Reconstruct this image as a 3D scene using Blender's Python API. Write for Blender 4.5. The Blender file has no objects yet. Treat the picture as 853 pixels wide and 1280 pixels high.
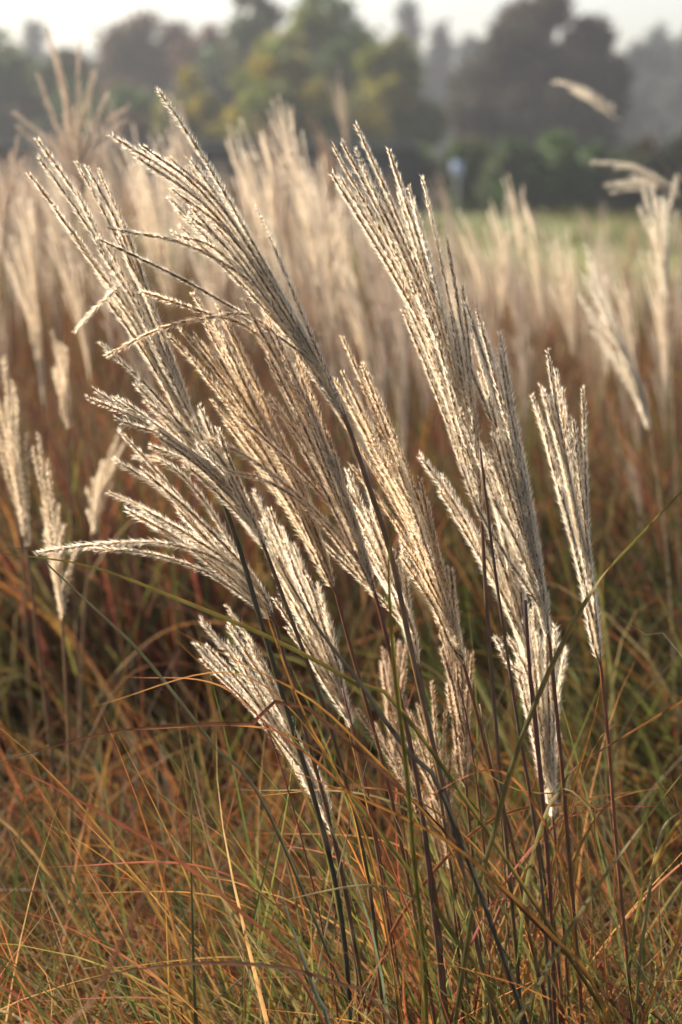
import bpy, math, random
import numpy as np

rng = np.random.default_rng(7)
random.seed(7)
S = bpy.context.scene
C = S.collection
R = math.radians

# ------------------------------------------------------------------ camera, sky, sun, exposure
CAM_Z, PITCH, LENS = 1.55, R(9.92), 70.0
FPX = LENS / 36.0 * 1280.0                      # focal length in photo pixels
FOCUS = 2.25
cam = bpy.data.cameras.new('camera'); cam_o = bpy.data.objects.new('camera', cam); C.objects.link(cam_o)
cam_o.location = (0, 0, CAM_Z); cam_o.rotation_euler = (R(90) - PITCH, 0, 0)
cam.sensor_fit = 'VERTICAL'; cam.sensor_height = 36; cam.sensor_width = 24; cam.lens = LENS
cam.clip_start = 0.05; cam.clip_end = 5000
cam.dof.use_dof = True; cam.dof.focus_distance = FOCUS; cam.dof.aperture_fstop = 4.0
S.camera = cam_o

SUN_AZ, SUN_EL = R(-61), R(32)                  # azimuth from straight ahead (+Y), towards +X
world = bpy.data.worlds.new("World"); S.world = world; world.use_nodes = True
nt = world.node_tree
bg = nt.nodes['Background']
sky = nt.nodes.new('ShaderNodeTexSky'); sky.sky_type = 'NISHITA'; sky.sun_disc = False
sky.sun_elevation = SUN_EL; sky.sun_rotation = SUN_AZ; sky.dust_density = 3.5; sky.air_density = 1.0; sky.ozone_density = 1.0
nt.links.new(sky.outputs[0], bg.inputs[0]); bg.inputs[1].default_value = 0.08
sun = bpy.data.lights.new('sun', 'SUN'); sun.energy = 5.0; sun.angle = R(0.6); sun.color = (1.0, 0.91, 0.78)
sun_o = bpy.data.objects.new('sun', sun); C.objects.link(sun_o)
sv = np.array([math.sin(SUN_AZ) * math.cos(SUN_EL), math.cos(SUN_AZ) * math.cos(SUN_EL), math.sin(SUN_EL)])
import mathutils
sun_o.rotation_euler = mathutils.Vector(sv).to_track_quat('Z', 'Y').to_euler()
sun_o.location = (-20, 10, 20)
S.view_settings.view_transform = 'Standard'; S.view_settings.look = 'None'
S.view_settings.gamma = 1; S.view_settings.use_curve_mapping = False
S.view_settings.exposure = 1.55
S.render.engine = 'CYCLES'
S.cycles.use_denoising = True
S.cycles.max_bounces = 12; S.cycles.diffuse_bounces = 8; S.cycles.transmission_bounces = 10; S.cycles.volume_bounces = 0
S.cycles.caustics_reflective = False; S.cycles.caustics_refractive = False
S.cycles.sample_clamp_indirect = 6

# ------------------------------------------------------------------ helpers
CP, SP = math.cos(PITCH), math.sin(PITCH)
def P(px, py, d):
    """photo pixel + distance along the camera axis -> world point"""
    u = (px - 426.5) / FPX * d; v = (640 - py) / FPX * d
    return np.array([u, d * CP + v * SP, CAM_Z - d * SP + v * CP])

def tag(o, label=None, cat=None, group=None, kind=None):
    for k, v in (('label', label), ('category', cat), ('group', group), ('kind', kind)):
        if v: o[k] = v
    return o

def empty(name, loc, label=None, cat=None, group=None):
    o = bpy.data.objects.new(name, None); C.objects.link(o); o.location = loc
    o.empty_display_size = 0.05
    return tag(o, label, cat, group)

def mesh(name, verts, faces, mats, parent=None, midx=None, cols=None, smooth=True, link=True, uv=None):
    """numpy verts (n,3), faces (m,k)"""
    verts = np.asarray(verts, np.float32); faces = np.asarray(faces, np.int32)
    me = bpy.data.meshes.new(name)
    n, m, k = len(verts), len(faces), faces.shape[1]
    me.vertices.add(n); me.vertices.foreach_set('co', verts.ravel())
    me.loops.add(m * k); me.loops.foreach_set('vertex_index', faces.ravel())
    me.polygons.add(m); me.polygons.foreach_set('loop_start', np.arange(0, m * k, k, dtype=np.int32))
    if smooth: me.polygons.foreach_set('use_smooth', np.ones(m, dtype=bool))
    for mt in (mats if isinstance(mats, (list, tuple)) else [mats]): me.materials.append(mt)
    if midx is not None: me.polygons.foreach_set('material_index', np.asarray(midx, np.int32))
    me.update(calc_edges=True)
    if cols is not None:
        a = me.color_attributes.new('Col', 'FLOAT_COLOR', 'POINT')
        c4 = np.ones((n, 4), np.float32); c4[:, :3] = cols
        a.data.foreach_set('color', c4.ravel())
    if not link: return me
    o = bpy.data.objects.new(name, me); C.objects.link(o)
    if parent is not None: o.parent = parent
    return o

class Acc:
    def __init__(s): s.v, s.f, s.m, s.c, s.n = [], [], [], [], 0
    def add(s, v, f, m=0, c=None):
        s.v.append(v); s.f.append(np.asarray(f) + s.n); s.m.append(np.full(len(f), m)); s.n += len(v)
        if c is not None: s.c.append(np.broadcast_to(np.asarray(c, float), (len(v), 3)))
    def get(s, off=(0, 0, 0)):
        return np.concatenate(s.v) - np.asarray(off), np.concatenate(s.f), np.concatenate(s.m), (np.concatenate(s.c) if s.c else None)
    def build(s, name, mats, parent=None, off=(0, 0, 0), **k):
        v, f, m, c = s.get(off)
        return mesh(name, v, f, mats, parent, midx=m, cols=c, **k)

def spline(ctrl, n):
    """Catmull-Rom through ctrl, n points evenly spaced by length"""
    c = np.asarray(ctrl, float)
    if len(c) == 2: return c[0] + (c[1] - c[0]) * np.linspace(0, 1, n)[:, None]
    e = np.vstack([2 * c[0] - c[1], c, 2 * c[-1] - c[-2]])
    out = []
    for i in range(len(c) - 1):
        p0, p1, p2, p3 = e[i:i + 4]
        t = np.linspace(0, 1, 24, endpoint=(i == len(c) - 2))[:, None]
        out.append(0.5 * (2 * p1 + (p2 - p0) * t + (2 * p0 - 5 * p1 + 4 * p2 - p3) * t ** 2 + (3 * p1 - p0 - 3 * p2 + p3) * t ** 3))
    q = np.vstack(out)
    s = np.r_[0, np.cumsum(np.linalg.norm(np.diff(q, axis=0), axis=1))]
    ss = np.linspace(0, s[-1], n)
    return np.stack([np.interp(ss, s, q[:, k]) for k in range(3)], 1)

def nrm(v): return v / np.maximum(np.linalg.norm(v, axis=-1, keepdims=True), 1e-9)
def frames(p, ref=(0.3, -1, 0.1)):
    t = nrm(np.gradient(p, axis=0)); r = np.broadcast_to(np.asarray(ref, float), t.shape)
    a = nrm(np.cross(t, r)); b = np.cross(a, t)
    return t, a, b

def tube(p, rad, k=8):
    n = len(p); t, a, b = frames(p); rad = np.broadcast_to(rad, (n,))
    th = np.arange(k) / k * 2 * np.pi
    ring = p[:, None] + rad[:, None, None] * (np.cos(th)[None, :, None] * a[:, None] + np.sin(th)[None, :, None] * b[:, None])
    v = np.vstack([ring.reshape(-1, 3), p[:1], p[-1:]])
    f = []
    i = np.arange(n - 1)[:, None] * k; j = np.arange(k)[None]; j2 = (j + 1) % k
    A, B, D, E = (i + j).ravel(), (i + j2).ravel(), (i + k + j).ravel(), (i + k + j2).ravel()
    f = np.vstack([np.stack([A, B, E], 1), np.stack([A, E, D], 1)])
    jj = np.arange(k); c0, c1 = n * k, n * k + 1
    f = np.vstack([f, np.stack([np.full(k, c0), (jj + 1) % k, jj], 1), np.stack([np.full(k, c1), (n - 1) * k + jj, (n - 1) * k + (jj + 1) % k], 1)])
    return v, f

def ribbon(p, width, side, crease=0.25, cols=None):
    """creased leaf blade, 3 verts across; width per point (full), side per point or one vector"""
    n = len(p); t = nrm(np.gradient(p, axis=0))
    side = np.broadcast_to(np.asarray(side, float), t.shape)
    side = nrm(side - (side * t).sum(1, keepdims=True) * t)
    up = np.cross(t, side); w = np.broadcast_to(width, (n,))[:, None] / 2
    v = np.stack([p - side * w + up * w * crease, p - up * w * crease * 0.5, p + side * w + up * w * crease], 1).reshape(-1, 3)
    i = np.arange(n - 1) * 3
    f = []
    for k in (0, 1):
        f += [np.stack([i + k, i + k + 1, i + k + 4], 1), np.stack([i + k, i + k + 4, i + k + 3], 1)]
    return v, np.vstack(f)

# ------------------------------------------------------------------ materials
def new_mat(name):
    m = bpy.data.materials.new(name); m.use_nodes = True
    n = m.node_tree; n.nodes.clear()
    out = n.nodes.new('ShaderNodeOutputMaterial')
    return m, n, out

def leafy(name, col=None, trans=0.5, rough=0.45, spec=0.4, attr=False, var=0.25, vscale=60, tcol=None, stripes=False):
    """diffuse/gloss front + translucent back, noise in the colour"""
    m, n, out = new_mat(name); L = n.links.new
    pr = n.nodes.new('ShaderNodeBsdfPrincipled'); tr = n.nodes.new('ShaderNodeBsdfTranslucent'); mx = n.nodes.new('ShaderNodeMixShader')
    pr.inputs['Roughness'].default_value = rough; pr.inputs['Specular IOR Level'].default_value = spec
    mx.inputs[0].default_value = trans
    no = n.nodes.new('ShaderNodeTexNoise'); no.inputs['Scale'].default_value = vscale; no.inputs['Detail'].default_value = 3
    tc = n.nodes.new('ShaderNodeTexCoord'); L(tc.outputs['Object'], no.inputs['Vector'])
    mr = n.nodes.new('ShaderNodeMapRange'); mr.inputs['From Min'].default_value = 0.3; mr.inputs['From Max'].default_value = 0.7
    mr.inputs['To Min'].default_value = 1 - var; mr.inputs['To Max'].default_value = 1 + var
    L(no.outputs['Fac'], mr.inputs['Value'])
    mul = n.nodes.new('ShaderNodeVectorMath'); mul.operation = 'SCALE'
    if attr:
        a = n.nodes.new('ShaderNodeAttribute'); a.attribute_name = 'Col'; L(a.outputs['Color'], mul.inputs[0])
    else:
        mul.inputs[0].default_value = col
    L(mr.outputs[0], mul.inputs['Scale'])
    L(mul.outputs[0], pr.inputs['Base Color'])
    if tcol is None: L(mul.outputs[0], tr.inputs['Color'])
    else: tr.inputs['Color'].default_value = (*tcol, 1)
    L(pr.outputs[0], mx.inputs[1]); L(tr.outputs[0], mx.inputs[2]); L(mx.outputs[0], out.inputs['Surface'])
    return m

M = {}
M['hair'] = leafy('silky_hair', (0.93, 0.86, 0.71), 0.7, 0.4, 0.3, var=0.08)
M['hair_warm'] = leafy('silky_hair_warm', (0.93, 0.81, 0.61), 0.7, 0.4, 0.3, var=0.08)
M['hair_shaded'] = leafy('silky_hair_shaded', (0.70, 0.57, 0.41), 0.6, 0.5, 0.15, var=0.08)  # darker hair colour stands in for shade on the low plumes
M['glume'] = leafy('tan_glume', (0.62, 0.40, 0.17), 0.62, 0.5, 0.2, var=0.25, vscale=300)
M['glume_red'] = leafy('russet_glume', (0.60, 0.32, 0.12), 0.62, 0.5, 0.2, var=0.25, vscale=300)
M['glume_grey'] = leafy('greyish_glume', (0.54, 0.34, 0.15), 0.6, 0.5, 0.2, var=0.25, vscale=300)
M['rachis'] = leafy('raceme_rachis', (0.20, 0.11, 0.05), 0.15, 0.5, 0.4, var=0.2)
M['blade'] = leafy('grass_blade', None, 0.5, 0.55, 0.12, attr=True, var=0.28, vscale=45)
M['dry_leaf'] = leafy('dry_leaf', None, 0.32, 0.7, 0.05, attr=True, var=0.3, vscale=30)
M['stem'] = leafy('stem_skin', None, 0.0, 0.45, 0.22, attr=True, var=0.25, vscale=40)
M['field_plume'] = leafy('field_plume', (0.66, 0.56, 0.45), 0.5, 0.6, 0.1, var=0.15)
M['field_plume_tan'] = leafy('field_plume_tan', (0.52, 0.38, 0.26), 0.5, 0.6, 0.1, var=0.15)
M['field_plume_pale'] = leafy('field_plume_pale', (0.86, 0.77, 0.63), 0.6, 0.6, 0.1, var=0.1)
M['field_stem'] = leafy('field_stem', (0.20, 0.12, 0.06), 0.1, 0.5, 0.3)

def solid(name, c1, c2, scale=5.0, rough=0.9, bump=0.0, detail=6, spec=0.2):
    m, n, out = new_mat(name); L = n.links.new
    pr = n.nodes.new('ShaderNodeBsdfPrincipled'); pr.inputs['Roughness'].default_value = rough; pr.inputs['Specular IOR Level'].default_value = spec
    no = n.nodes.new('ShaderNodeTexNoise'); no.inputs['Scale'].default_value = scale; no.inputs['Detail'].default_value = detail
    tc = n.nodes.new('ShaderNodeTexCoord'); L(tc.outputs['Object'], no.inputs['Vector'])
    cr = n.nodes.new('ShaderNodeValToRGB'); cr.color_ramp.elements[0].position = 0.35; cr.color_ramp.elements[1].position = 0.65
    cr.color_ramp.elements[0].color = (*c1, 1); cr.color_ramp.elements[1].color = (*c2, 1)
    L(no.outputs['Fac'], cr.inputs[0]); L(cr.outputs[0], pr.inputs['Base Color']); L(pr.outputs[0], out.inputs[0])
    if bump:
        b = n.nodes.new('ShaderNodeBump'); b.inputs['Strength'].default_value = bump; b.inputs['Distance'].default_value = 0.05
        L(no.outputs['Fac'], b.inputs['Height']); L(b.outputs[0], pr.inputs['Normal'])
    return m

# ------------------------------------------------------------------ ground, hills, haze
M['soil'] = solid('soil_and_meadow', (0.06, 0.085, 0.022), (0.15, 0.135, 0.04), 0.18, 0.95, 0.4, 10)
def grid_sheet(name, x0, x1, y0, y1, nx, ny, fz, mat):
    x = np.linspace(x0, x1, nx); y = np.linspace(y0, y1, ny); X, Y = np.meshgrid(x, y)
    v = np.stack([X, Y, fz(X, Y)], -1).reshape(-1, 3)
    i = (np.arange(ny - 1)[:, None] * nx + np.arange(nx - 1)[None]).ravel()
    f = np.stack([i, i + 1, i + nx + 1, i + nx], 1)
    return mesh(name, v, f, mat)
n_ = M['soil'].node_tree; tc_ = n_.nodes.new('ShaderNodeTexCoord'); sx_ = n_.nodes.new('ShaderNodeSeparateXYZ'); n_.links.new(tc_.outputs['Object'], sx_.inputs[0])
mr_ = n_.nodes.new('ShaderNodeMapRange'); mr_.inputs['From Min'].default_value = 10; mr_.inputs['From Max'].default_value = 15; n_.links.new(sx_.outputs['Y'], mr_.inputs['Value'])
mx_ = n_.nodes.new('ShaderNodeMix'); mx_.data_type = 'RGBA'; mx_.inputs[6].default_value = (0.035, 0.024, 0.016, 1)     # bare soil in the bed, darkened to deepen the shade; turf beyond
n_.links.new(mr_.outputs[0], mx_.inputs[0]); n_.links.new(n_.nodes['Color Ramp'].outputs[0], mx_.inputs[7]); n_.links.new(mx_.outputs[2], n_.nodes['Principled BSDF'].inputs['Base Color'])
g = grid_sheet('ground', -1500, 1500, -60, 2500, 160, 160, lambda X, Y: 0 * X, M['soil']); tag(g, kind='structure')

M['hill'] = solid('wooded_hill', (0.03, 0.04, 0.03), (0.06, 0.07, 0.045), 0.05, 1.0, 0, 8)
def hz(X, Y):
    h = 13 + 15 * np.exp(-((X + 55) / 28) ** 2) + 12 * np.exp(-((X - 24) / 15) ** 2) + 2 * np.sin(X / 41 + 1.0) + 2 * np.sin(X / 17 + 2) + 1.6 * np.sin(X / 6.1 + Y / 9) + 1.0 * np.sin(X / 2.9 + 4)
    h = h + 19 * np.clip((X - 42) / 45, 0, 1) + 8 * np.clip((-X - 90) / 40, 0, 1)
    return h * np.clip((Y - 340) / 60, 0, 1) ** 0.7 - 1
hill = grid_sheet('hills', -320, 320, 339, 470, 320, 40, hz, M['hill']); tag(hill, kind='structure')

hb = np.array([[x, y, z] for x in (-340, 340) for y in (-30, 490) for z in (-1, 60)], float)
hf = [[0, 1, 3, 2], [4, 6, 7, 5], [0, 4, 5, 1], [2, 3, 7, 6], [0, 2, 6, 4], [1, 5, 7, 3]]
hm, hn, hout = new_mat('haze_air')
pv = hn.nodes.new('ShaderNodeVolumePrincipled'); pv.inputs['Density'].default_value = 0.0008
pv.inputs['Color'].default_value = (0.93, 0.95, 1.0, 1); pv.inputs['Anisotropy'].default_value = 0.45
hn.links.new(pv.outputs[0], hout.inputs['Volume'])
haze = mesh('haze', hb, hf, hm, smooth=False); tag(haze, kind='stuff')

# ------------------------------------------------------------------ trees and shrubs of the background
def leaf_cards(cent, size, per, spread, cols, flat=0.5):
    """leaf-sized quads around cluster centres"""
    n = len(cent)
    c = np.repeat(cent, per, 0) + rng.normal(0, 1, (n * per, 3)) * spread
    col = np.repeat(cols, per, 0) * rng.uniform(0.7, 1.3, (n * per, 1))
    a = nrm(rng.normal(0, 1, c.shape)); r = nrm(rng.normal(0, 1, c.shape)); b = nrm(np.cross(a, r))
    s = size * rng.uniform(0.5, 1.3, (len(c), 1))
    v = np.stack([c - a * s, c + b * s * flat, c + a * s, c - b * s * flat], 1).reshape(-1, 3)
    f = np.arange(len(v)).reshape(-1, 4)
    return v, f, np.repeat(col, 4, 0)

M['foliage'] = leafy('tree_foliage', None, 0.4, 0.6, 0.2, attr=True, var=0.15, vscale=2)
M['bark'] = solid('bark', (0.05, 0.04, 0.03), (0.13, 0.10, 0.075), 6, 0.95, 0.5)

def tree(name, px, D, top_py, halfw_px, label, cat, pal, base_py=None, lobes=9, dens=1.0, conic=0.0, crown_lo=0.25, leaf=0.22, group=None, seed=0, fill=0.8):
    """tree standing at distance D whose crown reaches top_py and is halfw_px wide in the photo"""
    global rng
    keep = rng; rng = np.random.default_rng(1000 + seed)
    x = (px - 426.5) / FPX * D; yb = D
    H = CAM_Z + (205 - top_py) / FPX * D
    Rw = halfw_px / FPX * D
    t = empty(name, (x, yb, 0), label, cat, group)
    # trunk and limbs
    ac = Acc()
    zs = np.linspace(-0.1, H * 0.75, 9)
    tp = np.stack([0.03 * H * np.sin(zs / H * 5 + seed), 0.02 * H * np.cos(zs / H * 4), zs], 1)
    r0 = 0.028 * H
    ac.add(*tube(tp, np.linspace(r0, r0 * 0.25, 9), 8))
    cents = []
    for k in range(lobes):
        h = crown_lo + (1 - crown_lo) * (k + 0.5) / lobes
        prof = (1 - (2 * (h - crown_lo) / (1 - crown_lo) - 0.85) ** 2 * 0.62) if conic == 0 else (1.02 - (h - crown_lo) / (1 - crown_lo)) ** 0.9
        an = k * 2.4 + seed; rr = Rw * max(prof, 0.15) * 0.62
        cents.append((rr * math.cos(an), rr * math.sin(an), h * H * 0.97, Rw * (0.30 + 0.2 * rng.random()) * max(prof, 0.3)))
        p0 = tp[min(8, int(h * 8 * 0.8))]; p1 = np.array(cents[-1][:3]); mid = (p0 + p1) / 2 + [0, 0, -0.04 * H]
        ac.add(*tube(spline([p0, mid, p1], 6), np.linspace(r0 * 0.4, r0 * 0.08, 6), 5))
    for k in range(int(lobes * 1.2)):
        h = crown_lo + (1 - crown_lo) * rng.random()
        prof = (1 - (2 * (h - crown_lo) / (1 - crown_lo) - 0.85) ** 2 * 0.62) if conic == 0 else (1.02 - (h - crown_lo) / (1 - crown_lo)) ** 0.9
        an = rng.random() * 6.28; rr = Rw * max(prof, .1) * rng.uniform(0.2, 0.95)
        cents.append((rr * math.cos(an), rr * math.sin(an), h * H * 0.98, Rw * rng.uniform(0.14, 0.3) * max(prof, .3)))
    ac.build('trunk', M['bark'], t)
    cl, cc = [], []
    pal = np.asarray(pal)
    for (cx, cy, cz, cr) in cents:
        n = max(12, int(170 * dens * (cr / (0.3 * Rw)) ** 2))
        d = nrm(rng.normal(0, 1, (n, 3))) * (rng.uniform(1 - fill, 1, (n, 1)) ** 0.4) * cr * [1, 1, 0.85]
        q = d + [cx, cy, cz]
        q = q[q[:, 2] > crown_lo * 0.6 * H]; q = q[q[:, 2] < H]
        cl.append(q); cc.append(np.broadcast_to(pal[rng.integers(len(pal))], (len(q), 3)) * rng.uniform(0.75, 1.25, (len(q), 1)))
    v, f, c = leaf_cards(np.vstack(cl), leaf * D / 100, 5, leaf * D / 100 * 1.1, np.vstack(cc))
    mesh('crown', v, f, M['foliage'], t, cols=c)
    rng = keep
    return t

G_dark = [(0.035, 0.045, 0.02), (0.05, 0.055, 0.025), (0.06, 0.04, 0.025)]
G_brown = [(0.10, 0.055, 0.035), (0.08, 0.05, 0.03), (0.06, 0.055, 0.03)]
G_olive = [(0.13, 0.15, 0.025), (0.10, 0.13, 0.03), (0.19, 0.17, 0.028)]
G_yellow = [(0.28, 0.22, 0.02), (0.20, 0.18, 0.025), (0.12, 0.12, 0.03)]
G_green = [(0.055, 0.10, 0.025), (0.075, 0.12, 0.03), (0.06, 0.08, 0.028)]
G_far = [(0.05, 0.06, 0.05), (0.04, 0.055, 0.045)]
G_oak = [(0.04, 0.032, 0.02), (0.034, 0.03, 0.02), (0.05, 0.032, 0.02)]

tree('oak_tree', 678, 105, -6, 112, 'big dark russet oak with a broad round crown at the upper right', 'tree', G_oak, lobes=14, dens=1.7, crown_lo=0.12, seed=1)
tree('broadleaf_tree', 405, 96, -4, 96, 'loose olive green tree with sky gaps at the top middle', 'tree', G_olive + G_green, lobes=17, dens=1.2, crown_lo=0.05, seed=2)
tree('broadleaf_tree', 486, 88, 52, 58, 'yellow green bushy tree just left of the blue grey conifers', 'tree', G_olive + G_yellow, lobes=10, dens=1.2, crown_lo=0.04, seed=3)
tree('broadleaf_tree', 318, 112, -10, 62, 'slender dark green tree behind the tall upper plume tip', 'tree', G_green + G_dark, lobes=11, dens=1.0, crown_lo=0.08, seed=4)
tree('broadleaf_tree', 196, 124, 26, 96, 'brown purple autumn tree with flat top on the left', 'tree', G_brown, lobes=13, dens=1.6, crown_lo=0.05, seed=5)
tree('broadleaf_tree', 262, 116, 38, 60, 'second brown purple tree close behind the golden shrub', 'tree', G_brown + G_green, lobes=10, dens=1.4, crown_lo=0.05, seed=15)
tree('yellow_shrub', 246, 84, 88, 42, 'golden yellow tall shrub glowing before the brown tree', 'shrub', G_yellow, lobes=8, dens=1.2, crown_lo=0.04, seed=6, leaf=0.18)
tree('broadleaf_tree', 6, 100, 46, 66, 'dull green tree cut off by the left picture edge', 'tree', G_green, lobes=10, dens=1.4, crown_lo=0.05, seed=7)
tree('broadleaf_tree', -95, 110, 20, 80, 'green tree beyond the left picture edge', 'tree', G_green, lobes=9, dens=1.2, crown_lo=0.05, seed=17)
tree('broadleaf_tree', 88, 98, 74, 70, 'low dark green tree under the hazy hill on the left', 'tree', G_green + G_dark, lobes=10, dens=1.4, crown_lo=0.04, seed=16)
tree('broadleaf_tree', 160, 90, 112, 66, 'low dusky green tree below the brown purple tree', 'tree', G_green + G_brown, lobes=9, dens=1.3, crown_lo=0.03, seed=8)
tree('broadleaf_tree', 352, 86, 62, 84, 'low olive bushy tree under the slender dark tree', 'tree', G_olive + G_yellow, lobes=11, dens=1.4, crown_lo=0.03, seed=9)
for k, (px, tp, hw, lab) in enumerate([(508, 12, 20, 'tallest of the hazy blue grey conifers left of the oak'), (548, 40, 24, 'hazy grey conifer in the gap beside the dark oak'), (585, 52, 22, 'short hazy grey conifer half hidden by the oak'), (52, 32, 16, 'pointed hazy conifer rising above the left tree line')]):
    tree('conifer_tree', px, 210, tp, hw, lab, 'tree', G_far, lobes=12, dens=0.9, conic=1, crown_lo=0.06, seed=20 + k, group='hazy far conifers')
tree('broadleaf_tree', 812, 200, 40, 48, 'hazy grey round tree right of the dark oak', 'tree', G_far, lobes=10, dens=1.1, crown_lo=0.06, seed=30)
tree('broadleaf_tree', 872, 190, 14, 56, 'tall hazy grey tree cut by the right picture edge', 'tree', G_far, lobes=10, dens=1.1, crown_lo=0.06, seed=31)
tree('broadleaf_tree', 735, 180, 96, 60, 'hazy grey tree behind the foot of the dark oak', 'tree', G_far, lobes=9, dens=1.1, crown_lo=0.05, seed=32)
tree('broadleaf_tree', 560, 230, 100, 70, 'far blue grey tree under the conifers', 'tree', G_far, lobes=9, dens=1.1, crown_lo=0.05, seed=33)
# hedge of willowy shrubs in front of the trees
for k, (px, D, tp, hw) in enumerate([(520, 66, 192, 42), (588, 64, 176, 36), (640, 62, 182, 38), (692, 62, 172, 36), (742, 64, 186, 40), (798, 62, 178, 42), (852, 64, 166, 46), (905, 64, 176, 46), (470, 68, 196, 40)]):
    tree('willow_shrub', px, D, tp, hw, ['low dark green shrub in the hedge row, first from its left end', 'dark shrub right beside the pale blue sign', 'upright grey green shrub below the dark oak, left of its middle', 'tallest upright green shrub below the middle of the oak', 'dull green shrub below the right half of the oak', 'dark green shrub right of the oak foot in the hedge row', 'dark shrub at the right end of the visible hedge row', 'dark shrub beyond the right picture edge', 'low shrub behind the tall centre plume'][k], 'shrub',
         [G_green + G_dark, G_dark + G_green, G_green, [(0.08, 0.13, 0.035)], G_green, G_dark, G_dark, G_dark, G_green][k], lobes=8, dens=1.0, crown_lo=0.03, leaf=0.2, seed=40 + k, group='shrubs of the hedge row')

# long low dark fence on the left, cap rail's colour imitates reflected sky
M['fence'] = solid('dark_boards', (0.018, 0.018, 0.02), (0.04, 0.037, 0.035), 3, 0.8, 0.2)
M['rail'] = solid('sky_tinted_rail', (0.16, 0.17, 0.20), (0.26, 0.26, 0.29), 4, 0.6, 0.1)
def box(x0, x1, y0, y1, z0, z1):
    v = np.array([[x, y, z] for x in (x0, x1) for y in (y0, y1) for z in (z0, z1)], float)
    f = np.array([[0, 1, 3, 2], [4, 6, 7, 5], [0, 4, 5, 1], [2, 3, 7, 6], [0, 2, 6, 4], [1, 5, 7, 3]])
    return v, f
fe = empty('board_fence', (-6, 56, 0), 'long low dark board fence with grey cap rail behind the left plumes', 'fence')
a = Acc(); x = -22.0
while x < 8:
    a.add(*box(x, x + 0.19, -0.02 + rng.uniform(-.005, .005), 0.02, 0.05, 1.98 + rng.uniform(-.02, .02))); x += 0.2
a.build('boards', M['fence'], fe, smooth=False)
a = Acc(); a.add(*box(-22.1, 8.1, -0.09, 0.09, 2.03, 2.12)); a.build('cap_rail', M['rail'], fe, smooth=False)
for x in np.arange(-22, 8.2, 3.0):
    a = Acc(); a.add(*box(x - .06, x + .06, 0.03, 0.15, 0, 2.02)); a.build('post', M['fence'], fe, smooth=False)
# pale blue panel on a post
M['blue'] = solid('pale_blue_paint', (0.34, 0.39, 0.60), (0.44, 0.49, 0.68), 4, 0.5)
M['grey_metal'] = solid('grey_metal', (0.2, 0.2, 0.2), (0.3, 0.3, 0.3), 8, 0.5)
q = P(572, 211, 50)
sg = empty('sign', (q[0], q[1], 0), 'small pale blue panel on a thin post before the hedge', 'sign')
a = Acc(); a.add(*box(-.13, .13, -.015, .015, q[2] - .18, q[2] + .17)); a.build('panel', M['blue'], sg, smooth=False)
v, f = tube(np.array([[0, .04, 0], [0, .04, q[2] * .5], [0, .04, q[2] + .15]]), 0.03, 8); mesh('post', v, f, M['grey_metal'], sg)

# ------------------------------------------------------------------ grass generators
def blades(roots, length, th0, bend, az, width, cols, K=10, twist=0.6, across=2, power=1.3, wob=0.25, tipcol=None):
    """many arching blades, vectorised; returns verts, tri faces, colours"""
    n = len(roots); t = np.linspace(0, 1, K)
    th = th0[:, None] + bend[:, None] * t[None] ** power
    azz = az[:, None] + rng.normal(0, wob, (n, 1)) * t[None] ** 2 * 3
    d = np.stack([np.sin(th) * np.sin(azz), np.sin(th) * np.cos(azz), np.cos(th)], -1)
    step = (length / (K - 1))[:, None, None]
    p = roots[:, None] + np.concatenate([np.zeros((n, 1, 3)), np.cumsum(d[:, :-1] * step, 1)], 1)
    p[..., 2] = np.maximum(p[..., 2], 0.02)
    side0 = np.stack([np.cos(azz), -np.sin(azz), 0 * azz], -1)
    nn = np.cross(side0, d)
    tw = rng.normal(0, twist, (n, 1)) + rng.normal(0, twist, (n, 1)) * t[None]
    side = side0 * np.cos(tw)[..., None] + nn * np.sin(tw)[..., None]
    up = np.cross(d, side)
    w = width[:, None] * np.minimum(1, (1 - t[None]) * 2.2 + 0.03) * np.minimum(1, 0.6 + t[None] * 2) / 2
    w = w[..., None]
    if across == 3:
        v = np.stack([p - side * w + up * w * 0.35, p - up * w * .15, p + side * w + up * w * 0.35], 2)
    else:
        v = np.stack([p - side * w, p + side * w], 2)
    v = v.reshape(-1, 3); A = across
    i = (np.arange(n)[:, None] * K + np.arange(K - 1)[None]).ravel() * A
    fs = []
    for k in range(A - 1):
        fs += [np.stack([i + k, i + k + 1, i + k + A + 1, i + k + A], 1)]
    c = np.repeat(np.repeat(cols[:, None], K, 1)[:, :, None], A, 2)
    if tipcol is not None:
        m = (t[None, :, None, None] ** 1.5)
        c = c * (1 - m) + tipcol[:, None, None] * m
    return v, np.vstack(fs), c.reshape(-1, 3)

PAL = np.array([(0.085, 0.11, 0.022), (0.15, 0.15, 0.032), (0.40, 0.125, 0.025), (0.26, 0.06, 0.028), (0.25, 0.17, 0.08), (0.38, 0.18, 0.036), (0.075, 0.036, 0.026), (0.07, 0.085, 0.045)])
PAL = (PAL * 0.93 + PAL.mean(1, keepdims=True) * 0.07) * 1.12
def palpick(n, w): return PAL[rng.choice(len(PAL), n, p=np.array(w) / sum(w))] * rng.uniform(0.75, 1.25, (n, 1))

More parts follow.
